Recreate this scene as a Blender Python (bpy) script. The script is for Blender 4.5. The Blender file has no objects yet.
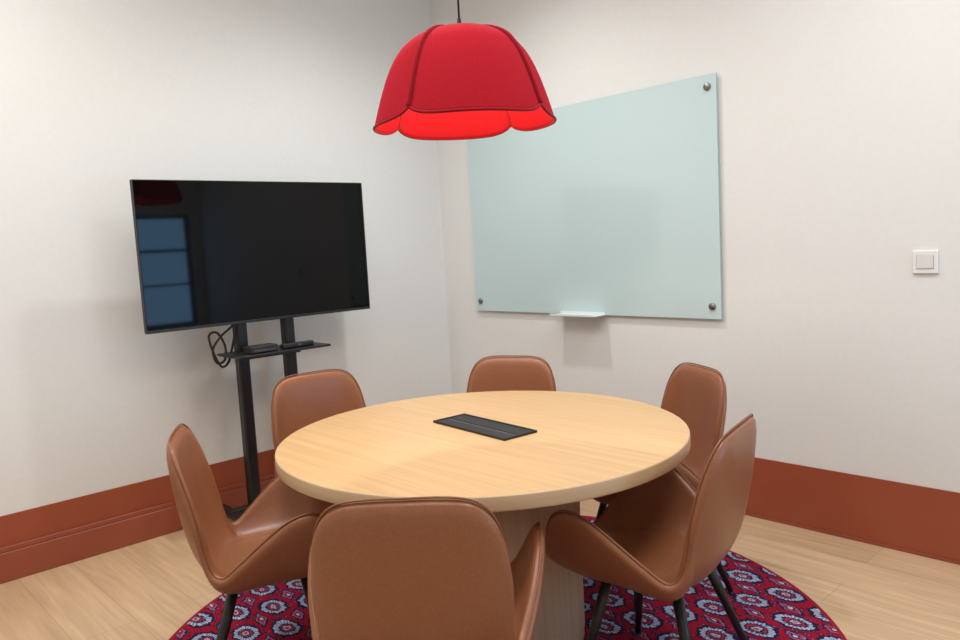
import bpy, bmesh, math, random
from mathutils import Vector, Matrix
random.seed(3)
SC=bpy.context.scene
COL=SC.collection
SC.view_settings.view_transform='Standard'

# ---------------------------------------------------------------- materials
def mat(name,base,rough=.5,metal=0,spec=.5,**kw):
    m=bpy.data.materials.new(name);m.use_nodes=True
    b=m.node_tree.nodes['Principled BSDF']
    b.inputs['Base Color'].default_value=(*base,1);b.inputs['Roughness'].default_value=rough
    b.inputs['Metallic'].default_value=metal;b.inputs['Specular IOR Level'].default_value=spec
    for k,v in kw.items(): b.inputs[k.replace('_',' ')].default_value=v
    return m
def N(m,t,**kw):
    n=m.node_tree.nodes.new(t)
    for k,v in kw.items(): setattr(n,k,v)
    return n
def L(m,a,b): m.node_tree.links.new(a,b)
def bsdf(m): return m.node_tree.nodes['Principled BSDF']
def ramp(m,stops,interp='LINEAR'):
    r=N(m,'ShaderNodeValToRGB');cr=r.color_ramp;cr.interpolation=interp
    cr.elements[0].position=stops[0][0];cr.elements[0].color=(*stops[0][1],1)
    cr.elements[1].position=stops[1][0];cr.elements[1].color=(*stops[1][1],1)
    for p,c in stops[2:]:
        e=cr.elements.new(p);e.color=(*c,1)
    return r
def noisy(m,c1,c2,scale=(5,5,5),detail=4,bump=0,nscale=1,lo=.35,hi=.65,bdist=.002):
    tc=N(m,'ShaderNodeTexCoord');mp=N(m,'ShaderNodeMapping');mp.inputs['Scale'].default_value=scale
    nz=N(m,'ShaderNodeTexNoise');nz.inputs['Scale'].default_value=nscale;nz.inputs['Detail'].default_value=detail
    L(m,tc.outputs['Object'],mp.inputs['Vector']);L(m,mp.outputs['Vector'],nz.inputs['Vector'])
    r=ramp(m,[(lo,c1),(hi,c2)]);L(m,nz.outputs['Fac'],r.inputs['Fac']);L(m,r.outputs['Color'],bsdf(m).inputs['Base Color'])
    if bump:
        bp=N(m,'ShaderNodeBump');bp.inputs['Strength'].default_value=bump;bp.inputs['Distance'].default_value=bdist
        L(m,nz.outputs['Fac'],bp.inputs['Height']);L(m,bp.outputs['Normal'],bsdf(m).inputs['Normal'])
    return mp
M={}
M['wall']=mat('wall_paint',(.71,.69,.66),.75,spec=.3)
noisy(M['wall'],(.742,.746,.732),(.757,.761,.747),(40,40,40),3,.1,1)
M['ceil']=mat('ceiling_paint',(.85,.84,.82),.9)
noisy(M['ceil'],(.84,.83,.82),(.86,.85,.84),(20,20,20))
M['terra']=mat('terracotta_paint',(.36,.085,.036),.5)
noisy(M['terra'],(.31,.066,.028),(.335,.076,.033),(3,3,3))
M['terra2']=mat('terracotta_skirting',(.33,.085,.045),.4)
noisy(M['terra2'],(.28,.068,.035),(.32,.078,.041),(3,3,3))

# floor planks
m=M['floor']=mat('oak_floor',(.6,.4,.24),.36)
tc=N(m,'ShaderNodeTexCoord');br=N(m,'ShaderNodeTexBrick');br.offset=.37
br.inputs['Scale'].default_value=1;br.inputs['Brick Width'].default_value=1.4;br.inputs['Row Height'].default_value=.225
br.inputs['Mortar Size'].default_value=.0013;br.inputs['Color1'].default_value=(.58,.395,.235,1);br.inputs['Color2'].default_value=(.64,.445,.275,1)
br.inputs['Mortar'].default_value=(.42,.27,.155,1)
L(m,tc.outputs['Object'],br.inputs['Vector'])
mp=N(m,'ShaderNodeMapping');mp.inputs['Scale'].default_value=(1.8,32,1);nz=N(m,'ShaderNodeTexNoise');nz.inputs['Scale'].default_value=1;nz.inputs['Detail'].default_value=6;nz.inputs['Distortion'].default_value=.9
L(m,tc.outputs['Object'],mp.inputs['Vector']);L(m,mp.outputs['Vector'],nz.inputs['Vector'])
r=ramp(m,[(.3,(.80,.775,.74)),(.7,(1.06,1.06,1.06))]);L(m,nz.outputs['Fac'],r.inputs['Fac'])
mx=N(m,'ShaderNodeMix',data_type='RGBA',blend_type='MULTIPLY');mx.inputs[0].default_value=1
L(m,br.outputs['Color'],mx.inputs[6]);L(m,r.outputs['Color'],mx.inputs[7]);L(m,mx.outputs[2],bsdf(m).inputs['Base Color'])

def wood(name,c1,c2,scale,rot=0,rough=.4):
    m=mat(name,c1,rough);mp=noisy(m,c1,c2,scale,6,.05,1,.3,.7,.001);mp.inputs['Rotation'].default_value=(0,0,rot);return m
M['top']=wood('oak_tabletop',(.59,.378,.178),(.69,.462,.234),(1.4,50,50),math.radians(-45),.38)
M['edge']=wood('oak_edge_band',(.55,.385,.23),(.62,.45,.28),(3,3,40),0,.45)
M['ped']=wood('oak_pedestal',(.46,.315,.20),(.56,.39,.25),(50,50,1.5),0,.5)
M['leather']=mat('tan_leather',(.33,.135,.072),.36,spec=.5)
noisy(M['leather'],(.270,.099,.043),(.305,.116,.052),(160,160,160),3,.12,1,.35,.65,.0006)
M['piping']=mat('leather_piping',(.21,.08,.04),.5);noisy(M['piping'],(.22,.08,.036),(.25,.095,.045),(100,100,100))
M['black']=mat('black_metal',(.012,.012,.013),.38);noisy(M['black'],(.008,.008,.009),(.011,.011,.012),(30,30,30))
M['blackm']=mat('black_plastic',(.016,.016,.017),.55);noisy(M['blackm'],(.009,.009,.010),(.012,.012,.013),(30,30,30))
M['screen']=mat('screen_glass',(.003,.003,.004),.04,spec=.2);noisy(M['screen'],(.0015,.0015,.002),(.002,.002,.0025),(3,3,3))
M['grey']=mat('grey_trim',(.05,.05,.055),.4);noisy(M['grey'],(.045,.045,.05),(.055,.055,.06),(30,30,30))
M['recess']=mat('switch_recess',(.4,.4,.4),.4);noisy(M['recess'],(.38,.38,.37),(.42,.42,.41),(30,30,30))
M['steel']=mat('brushed_steel',(.35,.34,.33),.35,1);noisy(M['steel'],(.22,.21,.20),(.3,.29,.28),(60,60,60))
M['board']=mat('frosted_aqua_glass',(.50,.66,.65),.12,spec=.5,Coat_Weight=.5,Coat_Roughness=.03)
noisy(M['board'],(.525,.665,.680),(.535,.675,.690),(1,1,1))
M['bedge']=mat('green_glass_edge',(.22,.42,.38),.15);noisy(M['bedge'],(.3,.5,.47),(.35,.55,.52),(8,8,8))
M['acryl']=mat('pale_acrylic',(.72,.80,.78),.2);noisy(M['acryl'],(.70,.78,.77),(.74,.82,.81),(8,8,8))
M['white']=mat('white_plastic',(.80,.79,.77),.35);noisy(M['white'],(.79,.78,.77),(.81,.8,.79),(20,20,20))
M['white2']=mat('offwhite_rocker',(.70,.69,.67),.3);noisy(M['white2'],(.69,.68,.67),(.71,.7,.69),(20,20,20))
M['felt']=mat('red_felt',(.50,.006,.022),.95,spec=.1,Sheen_Weight=.12)
noisy(M['felt'],(.31,.007,.014),(.38,.011,.020),(250,250,250),3,.4,1,.3,.7,.001)
bsdf(M['felt']).inputs['Sheen Tint'].default_value=(1,.1,.2,1)
M['felt2']=mat('dark_red_felt_seam',(.22,.004,.012),.95,spec=.1,Sheen_Weight=.1);noisy(M['felt2'],(.24,.004,.012),(.29,.006,.015),(250,250,250))
M['rivet']=mat('dark_rivet',(.05,.004,.008),.6);noisy(M['rivet'],(.05,.003,.006),(.07,.004,.008),(250,250,250))
M['bulb']=mat('opal_bulb',(.9,.8,.7),.4);b=bsdf(M['bulb']);b.inputs['Emission Color'].default_value=(1,.8,.6,1);b.inputs['Emission Strength'].default_value=4
M['frame']=mat('window_frame',(.05,.06,.08),.5);noisy(M['frame'],(.045,.055,.07),(.06,.07,.09),(10,10,10))

# rug
m=M['rug']=mat('rug_pattern',(.4,.02,.06),.95,spec=.1)
tc=N(m,'ShaderNodeTexCoord')
def Mt(op,a,b=None,c=None):
    n=N(m,'ShaderNodeMath',operation=op)
    for i,v in enumerate((a,b,c)):
        if v is None: continue
        if isinstance(v,(int,float)): n.inputs[i].default_value=v
        else: L(m,v,n.inputs[i])
    return n.outputs[0]
mp=N(m,'ShaderNodeMapping');mp.inputs['Rotation'].default_value=(0,0,math.radians(22));mp.inputs['Scale'].default_value=(1/.20,1/.135,1)
L(m,tc.outputs['Object'],mp.inputs['Vector'])
nz=N(m,'ShaderNodeTexNoise');nz.inputs['Scale'].default_value=7;nz.inputs['Detail'].default_value=4
L(m,mp.outputs['Vector'],nz.inputs['Vector'])
wn=N(m,'ShaderNodeTexNoise');wn.inputs['Scale'].default_value=.9;wn.inputs['Detail'].default_value=1;L(m,mp.outputs['Vector'],wn.inputs['Vector'])
sx=N(m,'ShaderNodeSeparateXYZ');L(m,mp.outputs['Vector'],sx.inputs[0])
wv=N(m,'ShaderNodeSeparateColor');L(m,wn.outputs['Color'],wv.inputs[0])
X=Mt('ADD',sx.outputs[0],Mt('MULTIPLY',Mt('SUBTRACT',wv.outputs[0],.5),.30));Y=Mt('ADD',sx.outputs[1],Mt('MULTIPLY',Mt('SUBTRACT',wv.outputs[1],.5),.30))
nf=Mt('MULTIPLY',Mt('SUBTRACT',nz.outputs['Fac'],.5),.17)
def cell(ox,oy):
    fx=Mt('ABSOLUTE',Mt('SUBTRACT',Mt('FRACT',Mt('ADD',X,ox)),.5));fy=Mt('ABSOLUTE',Mt('SUBTRACT',Mt('FRACT',Mt('ADD',Y,oy)),.5));return fx,fy
ax,ay=cell(0,0);bx,by=cell(.5,.5)
oc=Mt('ADD',Mt('MAXIMUM',Mt('MAXIMUM',ax,ay),Mt('MULTIPLY',Mt('ADD',ax,ay),.72)),nf)
ang_=Mt('ARCTAN2',ax,ay)
spoke=Mt('SINE',Mt('MULTIPLY',ang_,16))
oc2=Mt('ADD',oc,Mt('MULTIPLY',spoke,.014))
cr,navy,wh,lav,rose=(.29,.007,.024),(.014,.013,.046),(.46,.48,.56),(.15,.19,.37),(.38,.03,.07)
r1=ramp(m,[(0,cr),(.04,wh),(.075,navy),(.115,rose),(.15,navy),(.20,wh),(.305,navy),(.385,cr)],'CONSTANT')
L(m,oc2,r1.inputs['Fac'])
ring=Mt('MULTIPLY',Mt('GREATER_THAN',oc2,.20),Mt('LESS_THAN',oc2,.305))
wedge=Mt('MULTIPLY',ring,Mt('GREATER_THAN',Mt('ADD',Mt('SINE',Mt('MULTIPLY',ang_,24)),Mt('MULTIPLY',nf,10)),0.0))
mw0=N(m,'ShaderNodeMix',data_type='RGBA');L(m,wedge,mw0.inputs[0]);L(m,r1.outputs['Color'],mw0.inputs[6]);mw0.inputs[7].default_value=(*lav,1)
dm=Mt('ADD',Mt('ADD',Mt('MULTIPLY',bx,.6),by),nf)
r2=ramp(m,[(0,wh),(.045,navy),(.08,rose),(.13,lav),(.155,navy),(.205,cr)],'CONSTANT');L(m,dm,r2.inputs['Fac'])
mx=N(m,'ShaderNodeMix',data_type='RGBA');L(m,Mt('LESS_THAN',dm,.205),mx.inputs[0]);L(m,mw0.outputs[2],mx.inputs[6]);L(m,r2.outputs['Color'],mx.inputs[7])
vz=N(m,'ShaderNodeTexVoronoi');vz.inputs['Scale'].default_value=8;L(m,mp.outputs['Vector'],vz.inputs['Vector'])
field=Mt('MULTIPLY',Mt('GREATER_THAN',oc2,.385),Mt('GREATER_THAN',dm,.205))
rf=ramp(m,[(0,lav),(.12,rose),(.2,navy),(.36,cr)],'CONSTANT');L(m,vz.outputs['Distance'],rf.inputs['Fac'])
mx2=N(m,'ShaderNodeMix',data_type='RGBA');L(m,field,mx2.inputs[0]);L(m,mx.outputs[2],mx2.inputs[6]);L(m,rf.outputs['Color'],mx2.inputs[7])
sp=N(m,'ShaderNodeSeparateXYZ');L(m,tc.outputs['Object'],sp.inputs[0])
rad=Mt('SQRT',Mt('ADD',Mt('MULTIPLY',sp.outputs[0],sp.outputs[0]),Mt('MULTIPLY',sp.outputs[1],sp.outputs[1])))
mx3=N(m,'ShaderNodeMix',data_type='RGBA');L(m,Mt('GREATER_THAN',rad,1.188),mx3.inputs[0]);L(m,mx2.outputs[2],mx3.inputs[6]);mx3.inputs[7].default_value=(.30,.012,.03,1)
L(m,mx3.outputs[2],bsdf(m).inputs['Base Color'])
fz=N(m,'ShaderNodeTexNoise');fz.inputs['Scale'].default_value=300;L(m,tc.outputs['Object'],fz.inputs['Vector'])
bp=N(m,'ShaderNodeBump');bp.inputs['Strength'].default_value=.5;bp.inputs['Distance'].default_value=.003;L(m,fz.outputs['Fac'],bp.inputs['Height']);L(m,bp.outputs['Normal'],bsdf(m).inputs['Normal'])

# ---------------------------------------------------------------- mesh helpers
def obj(name,me,mats=(),parent=None,loc=None,rotz=None):
    o=bpy.data.objects.new(name,me);COL.objects.link(o)
    for mm in mats: me.materials.append(mm)
    if parent: o.parent=parent
    if loc: o.location=loc
    if rotz is not None: o.rotation_euler=(0,0,rotz)
    return o
def empty(name,loc,rotz=0,label=None,category=None,group=None):
    o=bpy.data.objects.new(name,None);COL.objects.link(o);o.location=loc;o.rotation_euler=(0,0,rotz);o.empty_display_size=.1
    if label:o['label']=label
    if category:o['category']=category
    if group:o['group']=group
    return o
def tag(o,label,category,group=None):
    o['label']=label;o['category']=category
    if group:o['group']=group
    return o
def bm_new(): return bmesh.new()
def box(bm,x0,x1,y0,y1,z0,z1,mi=0,mtx=None,bev=0):
    t=bmesh.new();bmesh.ops.create_cube(t,size=1)
    for v in t.verts: v.co=Vector(((x0+x1)/2+v.co.x*(x1-x0),(y0+y1)/2+v.co.y*(y1-y0),(z0+z1)/2+v.co.z*(z1-z0)))
    if bev: bmesh.ops.bevel(t,geom=t.edges[:],offset=bev,segments=3,affect='EDGES',profile=.5)
    merge(bm,t,mi,mtx)
def merge(bm,t,mi=0,mtx=None):
    t.verts.index_update()
    vs=[bm.verts.new(mtx@v.co if mtx else v.co) for v in t.verts]
    for f in t.faces:
        try:
            nf=bm.faces.new([vs[v.index] for v in f.verts]);nf.material_index=mi;nf.smooth=f.smooth
        except ValueError: pass
    t.free()
def lathe(bm,prof,n=64,mi=0,mtx=None,smooth=True,close=False):
    t=bmesh.new();rings=[]
    for r,z in prof:
        if r<1e-6: rings.append([t.verts.new((0,0,z))])
        else: rings.append([t.verts.new((r*math.cos(2*math.pi*i/n),r*math.sin(2*math.pi*i/n),z)) for i in range(n)])
    for a,b in zip(rings,rings[1:]):
        for i in range(n):
            j=(i+1)%n
            if len(a)==1 and len(b)==1: continue
            if len(a)==1: f=t.faces.new((a[0],b[i],b[j]))
            elif len(b)==1: f=t.faces.new((a[i],b[0],a[j]))
            else: f=t.faces.new((a[i],b[i],b[j],a[j]))
            f.smooth=smooth
    bmesh.ops.recalc_face_normals(t,faces=t.faces[:])
    merge(bm,t,mi,mtx)
def tube(bm,pts,rad,n=12,mi=0,closed=False,cap=True):
    t=bmesh.new();pts=[Vector(p) for p in pts];k=len(pts)
    rads=rad if isinstance(rad,(list,tuple)) else [rad]*k
    prev=None;rings=[]
    for i,p in enumerate(pts):
        if closed: d=pts[(i+1)%k]-pts[i-1]
        else: d=(pts[min(i+1,k-1)]-pts[max(i-1,0)])
        d.normalize()
        if prev is None:
            a=Vector((0,0,1)) if abs(d.z)<.9 else Vector((1,0,0));u=d.cross(a).normalized()
        else:
            u=(prev-d*prev.dot(d)).normalized()
        prev=u;w=d.cross(u)
        rings.append([t.verts.new(p+(u*math.cos(2*math.pi*j/n)+w*math.sin(2*math.pi*j/n))*rads[i]) for j in range(n)])
    rr=list(zip(rings,rings[1:]))+([(rings[-1],rings[0])] if closed else [])
    for a,b in rr:
        for j in range(n):
            f=t.faces.new((a[j],a[(j+1)%n],b[(j+1)%n],b[j]));f.smooth=True
    if cap and not closed:
        t.faces.new(rings[0][::-1]);t.faces.new(rings[-1])
    bmesh.ops.recalc_face_normals(t,faces=t.faces[:])
    merge(bm,t,mi)
def done(bm,name):
    me=bpy.data.meshes.new(name);bm.normal_update();bm.to_mesh(me);bm.free();return me
def catmull(P,n):
    P=[Vector(p) for p in P];out=[]
    for i in range(len(P)-1):
        a=P[max(i-1,0)];b=P[i];c=P[i+1];d=P[min(i+2,len(P)-1)]
        for k in range(n):
            t=k/n;out.append(.5*((2*b)+(c-a)*t+(2*a-5*b+4*c-d)*t*t+(3*b-a-3*c+d)*t**3))
    out.append(P[-1]);return out

# ---------------------------------------------------------------- room shell
RX,RY,H=5.2,-4.7,3.3
def struct(o): o['kind']='structure';return o
bm=bm_new();box(bm,-.15,RX+.15,RY-.15,.15,-.1,0);struct(obj('floor',done(bm,'floor'),[M['floor']]))
bm=bm_new();box(bm,-.15,RX+.15,RY-.15,.15,H,H+.1);struct(obj('ceiling',done(bm,'ceiling'),[M['ceil']]))
bm=bm_new();box(bm,-.15,0,RY,0,0,H);struct(obj('wall_left',done(bm,'wall_left'),[M['wall']]))
bm=bm_new();box(bm,-.15,RX+.15,0,.15,0,H);struct(obj('wall_back',done(bm,'wall_back'),[M['wall']]))
bm=bm_new();box(bm,-.15,RX+.15,RY-.15,RY,0,H);struct(obj('wall_front',done(bm,'wall_front'),[M['wall']]))
WY0,WY1,WZ0,WZ1=-1.05,-.12,.68,1.90
bm=bm_new();box(bm,RX,RX+.15,RY,WY0,0,H);box(bm,RX,RX+.15,WY1,0,0,H);box(bm,RX,RX+.15,WY0,WY1,0,WZ0);box(bm,RX,RX+.15,WY0,WY1,WZ1,H)
struct(obj('wall_right',done(bm,'wall_right'),[M['wall']]))
bm=bm_new();f=.035;a0,a1=RX+.04,RX+.1
box(bm,a0,a1,WY0,WY0+f,WZ0,WZ1);box(bm,a0,a1,WY1-f,WY1,WZ0,WZ1);box(bm,a0,a1,WY0+f,WY1-f,WZ0,WZ0+f);box(bm,a0,a1,WY0+f,WY1-f,WZ1-f,WZ1)
box(bm,a0,a1,WY0+f,WY1-f,1.50,1.53);box(bm,a0,a1,WY0+f,WY1-f,1.13,1.15)
struct(obj('window_1',done(bm,'window_1'),[M['frame']]))
HB=.298
bm=bm_new();box(bm,0,.006,RY,0,0,HB);struct(obj('baseboard_left',done(bm,'baseboard_left'),[M['terra']]))
bm=bm_new();box(bm,.006,RX,-.006,0,0,HB);struct(obj('baseboard_back',done(bm,'baseboard_back'),[M['terra']]))
bm=bm_new();box(bm,.006,.03,RY,-.006,0,.135,bev=.004);box(bm,.006,.022,RY,-.006,.135,.158,bev=.003)
struct(obj('trim_1',done(bm,'trim_1'),[M['terra2']]))
bm=bm_new();box(bm,.03,RX,-.012,-.006,0,.012);struct(obj('trim_2',done(bm,'trim_2'),[M['terra2']]))

# ---------------------------------------------------------------- rug
TX,TY=2.029,-1.630
bm=bm_new();lathe(bm,[(0,0),(1.2,0),(1.207,.004),(1.204,.009),(1.195,.011),(0,.011)],128)
rug=obj('round_rug',done(bm,'rug'),[M['rug']],loc=(TX,TY,0))
tag(rug,'round crimson rug with navy and white medallions under table','rug')

# ---------------------------------------------------------------- table
R=.705;zr=.011
table=empty('conference_table',(TX,TY,zr),0,'round light oak meeting table on a drum pedestal','table')
bm=bm_new();e=.004
lathe(bm,[(0,.739),(R-e,.739)],128,0);lathe(bm,[(R-e,.739),(R-.001,.7378),(R,.735),(R,.700),(R-.001,.697),(R-e,.695),(0,.695)],128,1)
obj('tabletop',done(bm,'tabletop'),[M['top'],M['edge']],table)
PRD=.33
bm=bm_new();lathe(bm,[(0,.695),(PRD,.695),(PRD,.04),(PRD-.003,.036),(PRD-.003,.0),(0,0)],96,0)
obj('pedestal',done(bm,'pedestal'),[M['ped']],table)
pb=empty('table_power_box',(2.0,-1.597,.7545),math.radians(-5),'black rectangular cable outlet box set in tabletop','power outlet')
bm=bm_new();w,d=.205,.074
box(bm,-w,w,-d,-d+.008,-.004,.004,0,None,.001);box(bm,-w,w,d-.008,d,-.004,.004,0,None,.001);box(bm,-w,-w+.008,-d+.008,d-.008,-.004,.004,0,None,.001);box(bm,w-.008,w,-d+.008,d-.008,-.004,.004,0,None,.001)
obj('frame',done(bm,'pbframe'),[M['blackm']],pb)
bm=bm_new();box(bm,-w+.010,w-.010,-.004,d-.010,-.004,.002,0,None,.001);obj('lid',done(bm,'pblid'),[M['blackm']],pb)
bm=bm_new();box(bm,-w+.010,w-.010,-d+.010,-.020,-.004,.002,0,None,.001);obj('lid',done(bm,'pblid2'),[M['blackm']],pb)
bm=bm_new();box(bm,-w+.010,w-.010,-.018,-.006,-.004,.0005);obj('cable_brush',done(bm,'pbbrush'),[M['grey']],pb)

# ---------------------------------------------------------------- chair
BZ=.376
KEYS=[((0,-.290,.850),(0,-.262,BZ)),((.10,-.288,.848),(.07,-.262,BZ)),((.158,-.279,.832),(.12,-.256,BZ)),
((.193,-.262,.785),(.15,-.245,BZ)),((.209,-.238,.70),(.17,-.228,BZ)),((.217,-.215,.60),(.185,-.208,BZ)),
((.220,-.198,.50),(.20,-.188,BZ)),((.230,-.172,.448),(.21,-.168,BZ)),((.252,-.12,.488),(.22,-.11,BZ)),((.276,-.05,.553),(.225,-.045,BZ)),((.288,.025,.610),(.23,.025,BZ)),
((.288,.09,.630),(.23,.08,BZ)),((.279,.143,.612),(.22,.125,BZ+.002)),((.260,.178,.558),(.20,.155,BZ+.008)),
((.222,.202,.485),(.17,.18,.395)),((.15,.217,.438),(.12,.195,.405)),((0,.222,.430),(0,.20,.41))]
def build_shell():
    n=4
    rim=catmull([k[0] for k in KEYS],n);bas=catmull([k[1] for k in KEYS],n)
    rimL=[Vector((-v.x,v.y,v.z)) for v in rim[1:-1]][::-1];basL=[Vector((-v.x,v.y,v.z)) for v in bas[1:-1]][::-1]
    rim=rim+rimL;bas=bas+basL;K=len(rim)
    bm=bmesh.new();C=Vector((0,.01,.415));c=bm.verts.new(C);rings=[]
    S=[Vector((b.x*.62,b.y*.62+.01,.418)) for b in bas]
    rings.append([bm.verts.new(C.lerp(s,.5)) for s in S]);rings.append([bm.verts.new(s) for s in S])
    for q in range(1,11):
        t=q/10
        rings.append([bm.verts.new(S[i]*(1-t)**2+bas[i]*2*t*(1-t)+rim[i]*t*t) for i in range(K)])
    for i in range(K):
        j=(i+1)%K
        bm.faces.new((c,rings[0][i],rings[0][j]))
        for a,b in zip(rings,rings[1:]): bm.faces.new((a[i],b[i],b[j],a[j]))
    bmesh.ops.recalc_face_normals(bm,faces=bm.faces[:])
    if sum(f.normal.z for f in bm.faces)<0: bmesh.ops.reverse_faces(bm,faces=bm.faces[:])
    bm.normal_update()
    pip=[v.co-v.normal*.016+(v.co-rings[-2][i].co).normalized()*.0005 for i,v in enumerate(rings[-1])]
    me=done(bm,'shell_src');o=obj('shell_src',me)
    s=o.modifiers.new('s','SOLIDIFY');s.thickness=.032;s.offset=-1;s.use_even_offset=False
    u=o.modifiers.new('u','SUBSURF');u.levels=1;u.render_levels=1
    dg=bpy.context.evaluated_depsgraph_get();dg.update()
    ev=bpy.data.meshes.new_from_object(o.evaluated_get(dg))
    bpy.data.objects.remove(o)
    return ev,pip
shell,pip=build_shell()
vn=[v.normal.copy() for v in shell.vertices]
def part_of(c):
    if c.z>.455 and c.y<-.174: return 'backrest'
    if c.z>.455 and c.x>0 : return 'armrest_r'
    if c.z>.455 : return 'armrest_l'
    return 'seat'
groups={}
for p in shell.polygons: groups.setdefault(part_of(p.center),[]).append(p)
def submesh(key):
    idx={};vs=[];fs=[];ns=[]
    for p in groups[key]:
        f=[]
        for vi in p.vertices:
            if vi not in idx: idx[vi]=len(vs);vs.append(shell.vertices[vi].co.copy());ns.append(vn[vi])
            f.append(idx[vi])
        fs.append(f)
    me=bpy.data.meshes.new(key);me.from_pydata(vs,[],fs);me.update()
    for p in me.polygons:p.use_smooth=True
    me.normals_split_custom_set_from_vertices(ns)
    me.materials.append(M['leather']);return me
CH={'seat':submesh('seat'),'backrest':submesh('backrest'),'ar':submesh('armrest_r'),'al':submesh('armrest_l')}
bm=bm_new();tube(bm,pip,.0028,6,0,True);PIP=done(bm,'piping');PIP.materials.append(M['piping'])
def leg_mesh(sx,sy):
    bm=bm_new()
    ty,fy=(.06,.13) if sy>0 else (-.145,-.265)
    tube(bm,[(sx*.12,ty,.385),(sx*.165,ty*.65+fy*.35,.25),(sx*.235,fy,.008)],[.017,.015,.010],14)
    tube(bm,[(sx*.235,fy,.008),(sx*.2362,fy*1.003,0)],[.012,.012],14)
    me=done(bm,'leg');me.materials.append(M['black']);return me
LEGS=[leg_mesh(a,b) for a in(-1,1) for b in(-1,1)]
bm=bm_new();box(bm,-.14,.14,-.165,.08,.360,.378,0,None,.006)
FR=done(bm,'under_frame');FR.materials.append(M['black'])
BT=.290
chairs=[((2.636,-2.444),134,'tan leather armchair with its back toward open room, black legs'),
((1.54,-2.492),60,'tan leather armchair with black legs beside wooden floor edge'),
((.925,-1.628),-8,'tan leather armchair with black legs before the television stand'),
((1.437,-.860),-66,'tan leather armchair pushed in below the glass whiteboard'),
((2.335,-.700),-119,'tan leather armchair beside white wall, tucked to table'),
((2.893,-1.456),192,'tan leather armchair turned sideways, black splayed legs on rug')]
for (bx_,by_),ang,lab in chairs:
    a=math.radians(ang);ox=bx_+BT*math.cos(a);oy=by_+BT*math.sin(a)
    ch=empty('armchair',(ox,oy,.0125),a-math.pi/2,lab,'chair','tan armchairs around the meeting table')
    obj('seat',CH['seat'],(),ch);obj('backrest',CH['backrest'],(),ch);obj('armrest',CH['ar'],(),ch);obj('armrest',CH['al'],(),ch)
    for lm in LEGS: obj('leg',lm,(),ch)
    obj('under_frame',FR,(),ch);obj('piping',PIP,(),ch)

# ---------------------------------------------------------------- pendant lamp
lamp=empty('pendant_lamp',(TX,TY,1.80),0,'red felt dome pendant lamp with four petal panels','lamp')
PR=catmull([(0,0,.312),(.07,0,.310),(.13,0,.294),(.182,0,.260),(.220,0,.21),(.248,0,.15),(.273,0,.077),(.295,0,.0)],5)
base_ang=math.radians(-43.0+10)
def dome(a,k,off=0.0):
    p=PR[k];v=k/(len(PR)-1);q=abs(a)/(math.pi/4)
    bul=1+.035*(1-q*q)*min(1,v*2)-.01
    rr=p.x*bul+off;z=p.z
    z+= (v**6)*(.028*q**6)
    return rr,z
for kpet in range(4):
    bm=bm_new();A=base_ang+kpet*math.pi/2;na=24
    g=[]
    for i in range(na+1):
        a=-math.pi/4+i/na*math.pi/2
        row=[]
        for k in range(len(PR)):
            rr,z=dome(a,k);row.append(bm.verts.new((rr*math.cos(A+a),rr*math.sin(A+a),z)))
        g.append(row)
    for i in range(na):
        for k in range(len(PR)-1):
            f=bm.faces.new((g[i][k],g[i][k+1],g[i+1][k+1],g[i+1][k]));f.smooth=True
    bmesh.ops.remove_doubles(bm,verts=bm.verts[:],dist=1e-5);bmesh.ops.recalc_face_normals(bm,faces=bm.faces[:])
    sh=obj('lamp_shade_panel',done(bm,'panel'),[M['felt']],lamp)
    s=sh.modifiers.new('s','SOLIDIFY');s.thickness=.005;s.offset=0
for kpet in range(4):
    A=base_ang+kpet*math.pi/2+math.pi/4
    bm=bm_new();pts=[]
    for k in range(2,len(PR)):
        rr,z=dome(math.pi/4,k);pts.append((rr,z))
    tv_=Vector((-math.sin(A),math.cos(A),0));rv=Vector((math.cos(A),math.sin(A),0));prev=None
    for i,(rr,z) in enumerate(pts):
        i0=max(i-1,0);i1=min(i+1,len(pts)-1);d=Vector((pts[i1][0]-pts[i0][0],pts[i1][1]-pts[i0][1])).normalized();nx,nz_=-d.y,d.x
        if nx<0 or (nx==0 and nz_<0): nx,nz_=-nx,-nz_
        if nz_<-.2: nx,nz_=-nx,-nz_
        w=.014*min(1,.1+i/14)
        ring=[]
        for ww,tt in((-.004,-.005),(w*.7,-.005),(w,-.002),(w,.002),(w*.7,.005),(-.004,.005)):
            ring.append(bm.verts.new(rv*(rr+nx*ww)+Vector((0,0,z+nz_*ww))+tv_*tt))
        if prev:
            for j in range(6):
                ff=bm.faces.new((prev[j],prev[(j+1)%6],ring[(j+1)%6],ring[j]));ff.smooth=True
        else: bm.faces.new(ring)
        prev=ring
        if i%5==4:
            for sg in(-1,1):
                t=bmesh.new();bmesh.ops.create_uvsphere(t,u_segments=8,v_segments=6,radius=.0018)
                merge(bm,t,1,Matrix.Translation(rv*(rr+nx*w*.45)+Vector((0,0,z+nz_*w*.45))+tv_*.005*sg))
    bm.faces.new(prev[::-1]);bmesh.ops.recalc_face_normals(bm,faces=bm.faces[:])
    obj('seam_flange',done(bm,'flange'),[M['felt2'],M['rivet']],lamp)
hp=[]
for kpet in range(4):
    A=base_ang+kpet*math.pi/2
    for i in range(24):
        a=-math.pi/4+i/24*math.pi/2;rr,z=dome(a,len(PR)-1,.002);hp.append((rr*math.cos(A+a),rr*math.sin(A+a),z))
bm=bm_new();tube(bm,hp,.005,8,0,True);obj('hem',done(bm,'hem'),[M['felt2']],lamp)
bm=bm_new();lathe(bm,[(0,.350),(.006,.349),(.008,.325),(.018,.321),(.018,.310),(0,.310)],24);obj('cap',done(bm,'cap'),[M['black']],lamp)
bm=bm_new();tube(bm,[(0,0,.345),(0,0,H-1.80-.03)],.0035,8);obj('cord',done(bm,'cord'),[M['black']],lamp)
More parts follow.
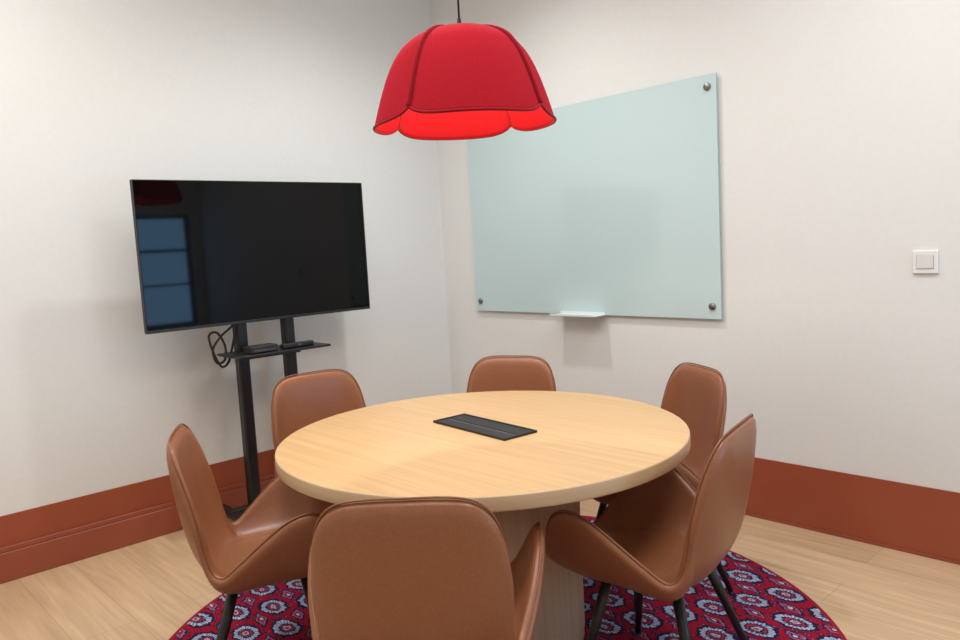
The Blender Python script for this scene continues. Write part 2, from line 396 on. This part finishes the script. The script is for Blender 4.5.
bm=bm_new();lathe(bm,[(0,H-1.8-.03),(.05,H-1.8-.03),(.055,H-1.8-.025),(.055,H-1.8),(0,H-1.8)],32);obj('ceiling_rose',done(bm,'rose'),[M['black']],lamp)
bm=bm_new();lathe(bm,[(0,.310),(.02,.310),(.02,.25),(0,.25)],24);obj('socket',done(bm,'socket'),[M['black']],lamp)
bm=bm_new();lathe(bm,[(0,.25),(.012,.25),(.022,.235),(.025,.22),(.022,.205),(.012,.196),(0,.194)],24);obj('bulb',done(bm,'bulb'),[M['bulb']],lamp)

# ---------------------------------------------------------------- television on stand
tvw,tvh=1.234,.708;TA=-.025
tv=empty('television',(.36,-1.523,1.424),TA,'large black flat television mounted on a wheeled stand','television')
bm=bm_new();box(bm,-.028,-.002,-tvw/2,tvw/2,-tvh/2,tvh/2,0,None,.003);box(bm,-.055,-.028,-.40,.40,-.27,.18,0,None,.006)
obj('housing',done(bm,'tvh'),[M['blackm']],tv)
bm=bm_new();box(bm,-.004,.0005,-tvw/2+.006,tvw/2-.006,-tvh/2+.014,tvh/2-.006)
obj('screen',done(bm,'tvs'),[M['screen']],tv)
bm=bm_new();t_=.004
box(bm,-.004,.003,-tvw/2,tvw/2,tvh/2-t_,tvh/2,0,None,.001);box(bm,-.004,.003,-tvw/2,tvw/2,-tvh/2,-tvh/2+.013,0,None,.001)
box(bm,-.004,.003,-tvw/2,-tvw/2+t_,-tvh/2+.013,tvh/2-t_,0,None,.001);box(bm,-.004,.003,tvw/2-t_,tvw/2,-tvh/2+.013,tvh/2-t_,0,None,.001)
obj('bezel',done(bm,'tvb'),[M['black']],tv)
SX,SY=.245,-1.500
st=empty('television_stand',(SX,SY,0),TA,'black metal rolling stand with two poles and shelf','tv stand')
for y in(-.135,.135):
    bm=bm_new()
    box(bm,-.03,.03,y-.03,y+.03,.07,1.55,0,None,.012);obj('pole',done(bm,'pole'),[M['black']],st)
    bm=bm_new();box(bm,-.16,.38,y*1.9-.025,y*1.9+.025,.055,.095,0,None,.01);obj('foot',done(bm,'foot'),[M['black']],st)
    for xx in(-.13,.35):
        bm=bm_new()
        lathe(bm,[(0,-.012),(.022,-.012),(.026,-.006),(.026,.006),(.022,.012),(0,.012)],20,0,Matrix.Translation((xx,y*1.9,.027))@Matrix.Rotation(math.pi/2,4,'X'))
        box(bm,xx-.012,xx+.012,y*1.9-.02,y*1.9+.02,.045,.06)
        obj('caster',done(bm,'caster'),[M['blackm']],st)
for nm,b_ in(('base_bar',(-.025,.025,-.27,.27,.06,.10)),('crossbar',(-.02,.02,-.14,.14,1.30,1.36)),('mounting_rail',(.028,.055,-.3,.3,1.25,1.29)),('mounting_rail',(.028,.055,-.3,.3,1.5,1.54))):
    bm=bm_new();box(bm,*b_,0,None,.003);obj(nm,done(bm,nm),[M['black']],st)
bm=bm_new();box(bm,-.03,.22,-.255,.265,.905,.917,0,None,.003);box(bm,.03,.06,-.17,.17,.875,.907)
shelf=obj('shelf',done(bm,'shelf'),[M['black']],st)
def W(v):
    c,s=math.cos(TA),math.sin(TA);return(SX+v[0]*c-v[1]*s,SY+v[0]*s+v[1]*c,v[2])
bm=bm_new();box(bm,-.045,.045,-.075,.075,0,.036,0,None,.006);box(bm,.0455,.047,-.06,.06,.008,.02,1)
o=obj('media_player',done(bm,'mp'),[M['blackm'],M['grey']],None,W((.15,-.10,.9175)),TA);tag(o,'small black media box on the stand shelf','media player')
bm=bm_new();box(bm,-.02,.02,-.09,.09,0,.026,0,None,.008);lathe(bm,[(0,0),(.008,0),(.009,.004),(0,.005)],16,1,Matrix.Translation((.02,.0,.011))@Matrix.Rotation(math.pi/2,4,'Y'))
o=obj('webcam',done(bm,'wc'),[M['black'],M['grey']],None,W((.16,.10,.9175)),TA);tag(o,'slim black camera bar lying on the shelf','webcam')
cb=[(.035,-.05,1.17),(.035,-.12,1.12),(.04,-.20,1.05),(.05,-.26,1.01),(.06,-.31,.95),(.05,-.29,.88),(.03,-.24,.89),(.02,-.23,.96),(.03,-.27,1.03),(.05,-.32,1.02),(.06,-.31,.94),(.05,-.27,.86),(.03,-.225,.87),(.02,-.20,.92),(.03,-.18,1.0),(.035,-.15,1.12)]
cb=catmull(cb,8)
bm=bm_new();tube(bm,cb,.0058,8);o=obj('power_cable',done(bm,'cable'),[M['blackm']],st)

# ---------------------------------------------------------------- glass board
X1,X2,Z1,Z2=.318,2.066,.970,2.148
gb=empty('glass_whiteboard',((X1+X2)/2,-.0003,Z1),0,'frosted aqua glass writing board with steel standoffs on wall','whiteboard')
hx=(X2-X1)/2;hz=Z2-Z1
bm=bm_new();box(bm,-hx,hx,-.022,-.014,0,hz,0)
bm.normal_update()
for f in bm.faces: f.material_index=0 if abs(f.normal.y)>.5 else 1
obj('glass_panel',done(bm,'glass'),[M['board'],M['bedge']],gb)
for sx in(-1,1):
    for z in(.062,hz-.058):
        bm=bm_new();mt=Matrix.Translation((sx*(hx-.046),0,z))@Matrix.Rotation(math.pi/2,4,'X')
        lathe(bm,[(0,0),(.012,0),(.012,.014)],24,0,mt);lathe(bm,[(0,.022),(.018,.022),(.018,.029),(.015,.032),(0,.032)],24,0,mt)
        obj('standoff',done(bm,'standoff'),[M['steel']],gb)
bm=bm_new();box(bm,-.16,.16,-.122,-.023,.0,.005,0,None,.001);box(bm,-.16,.16,-.125,-.120,.0,.012,0,None,.001);box(bm,-.16,.16,-.027,-.023,.0,.018)
o=obj('pen_tray',done(bm,'tray'),[M['acryl']],gb,(.01,0,-.002))

# ---------------------------------------------------------------- switch
sw=empty('light_switch',(2.956,0,1.231),0,'square white wall switch with rocker button','light switch')
bm=bm_new();box(bm,-.047,.047,-.011,-.0005,-.047,.047,0,None,.004);obj('plate',done(bm,'plate'),[M['white']],sw)
bm=bm_new();box(bm,-.030,.030,-.015,-.010,-.026,.026,0,None,.0015);obj('rocker',done(bm,'rocker'),[M['white2']],sw)
bm=bm_new();box(bm,-.032,.032,-.0118,-.0105,-.028,.028);obj('recess',done(bm,'recess'),[M['recess']],sw)

# ---------------------------------------------------------------- lights
LC=(1,.988,.965)
def area(x,y,w,p,col=LC):
    l=bpy.data.lights.new('ceiling_light','AREA');l.shape='RECTANGLE';l.size=w;l.size_y=w;l.energy=p;l.color=col
    o=bpy.data.objects.new('ceiling_light',l);COL.objects.link(o);o.location=(x,y,H-.02)
def point(x,y,z,p,col=LC,r=.03):
    l=bpy.data.lights.new('lamp_light','POINT');l.energy=p;l.color=col;l.shadow_soft_size=r
    o=bpy.data.objects.new('lamp_light',l);COL.objects.link(o);o.location=(x,y,z)
def spot(x,y,p,ang=130,r=.03,col=LC):
    l=bpy.data.lights.new('downlight','SPOT');l.energy=p;l.color=col;l.shadow_soft_size=r;l.spot_size=math.radians(ang);l.spot_blend=1
    o=bpy.data.objects.new('downlight',l);COL.objects.link(o);o.location=(x,y,H-.03)
for x,y,p in((1.3,-3.0,30),(3.6,-1.3,29),(3.6,-3.2,15),(2.3,-2.3,15)): area(x,y,.8,p)
for x,y,p,r_ in((1.2,-1.05,92,.05),(2.9,-1.0,27,.05),(.95,-2.75,24,.04)): spot(x,y,p,140,r_)
point(TX,TY,1.93,8,(1,.82,.5),.02)
w=bpy.data.worlds.new('world');SC.world=w;w.use_nodes=True
w.node_tree.nodes['Background'].inputs[0].default_value=(.30,.62,1,1);w.node_tree.nodes['Background'].inputs[1].default_value=6

# ---------------------------------------------------------------- camera
yaw,pitch,roll=.8146,.0994,-.0550
fw=Vector((-math.sin(yaw)*math.cos(pitch),math.cos(yaw)*math.cos(pitch),-math.sin(pitch)))
r=Vector((math.cos(yaw),math.sin(yaw),0));u=r.cross(fw)
Rr=r*math.cos(roll)+u*math.sin(roll);Ur=-r*math.sin(roll)+u*math.cos(roll)
c=bpy.data.cameras.new('camera');cam=bpy.data.objects.new('camera',c);COL.objects.link(cam)
c.sensor_width=36;c.lens=758.91/960*36;c.clip_start=.05
mw=Matrix(((Rr.x,Ur.x,-fw.x,3.9399),(Rr.y,Ur.y,-fw.y,-3.4126),(Rr.z,Ur.z,-fw.z,1.4),(0,0,0,1)))
cam.matrix_world=mw
SC.camera=cam
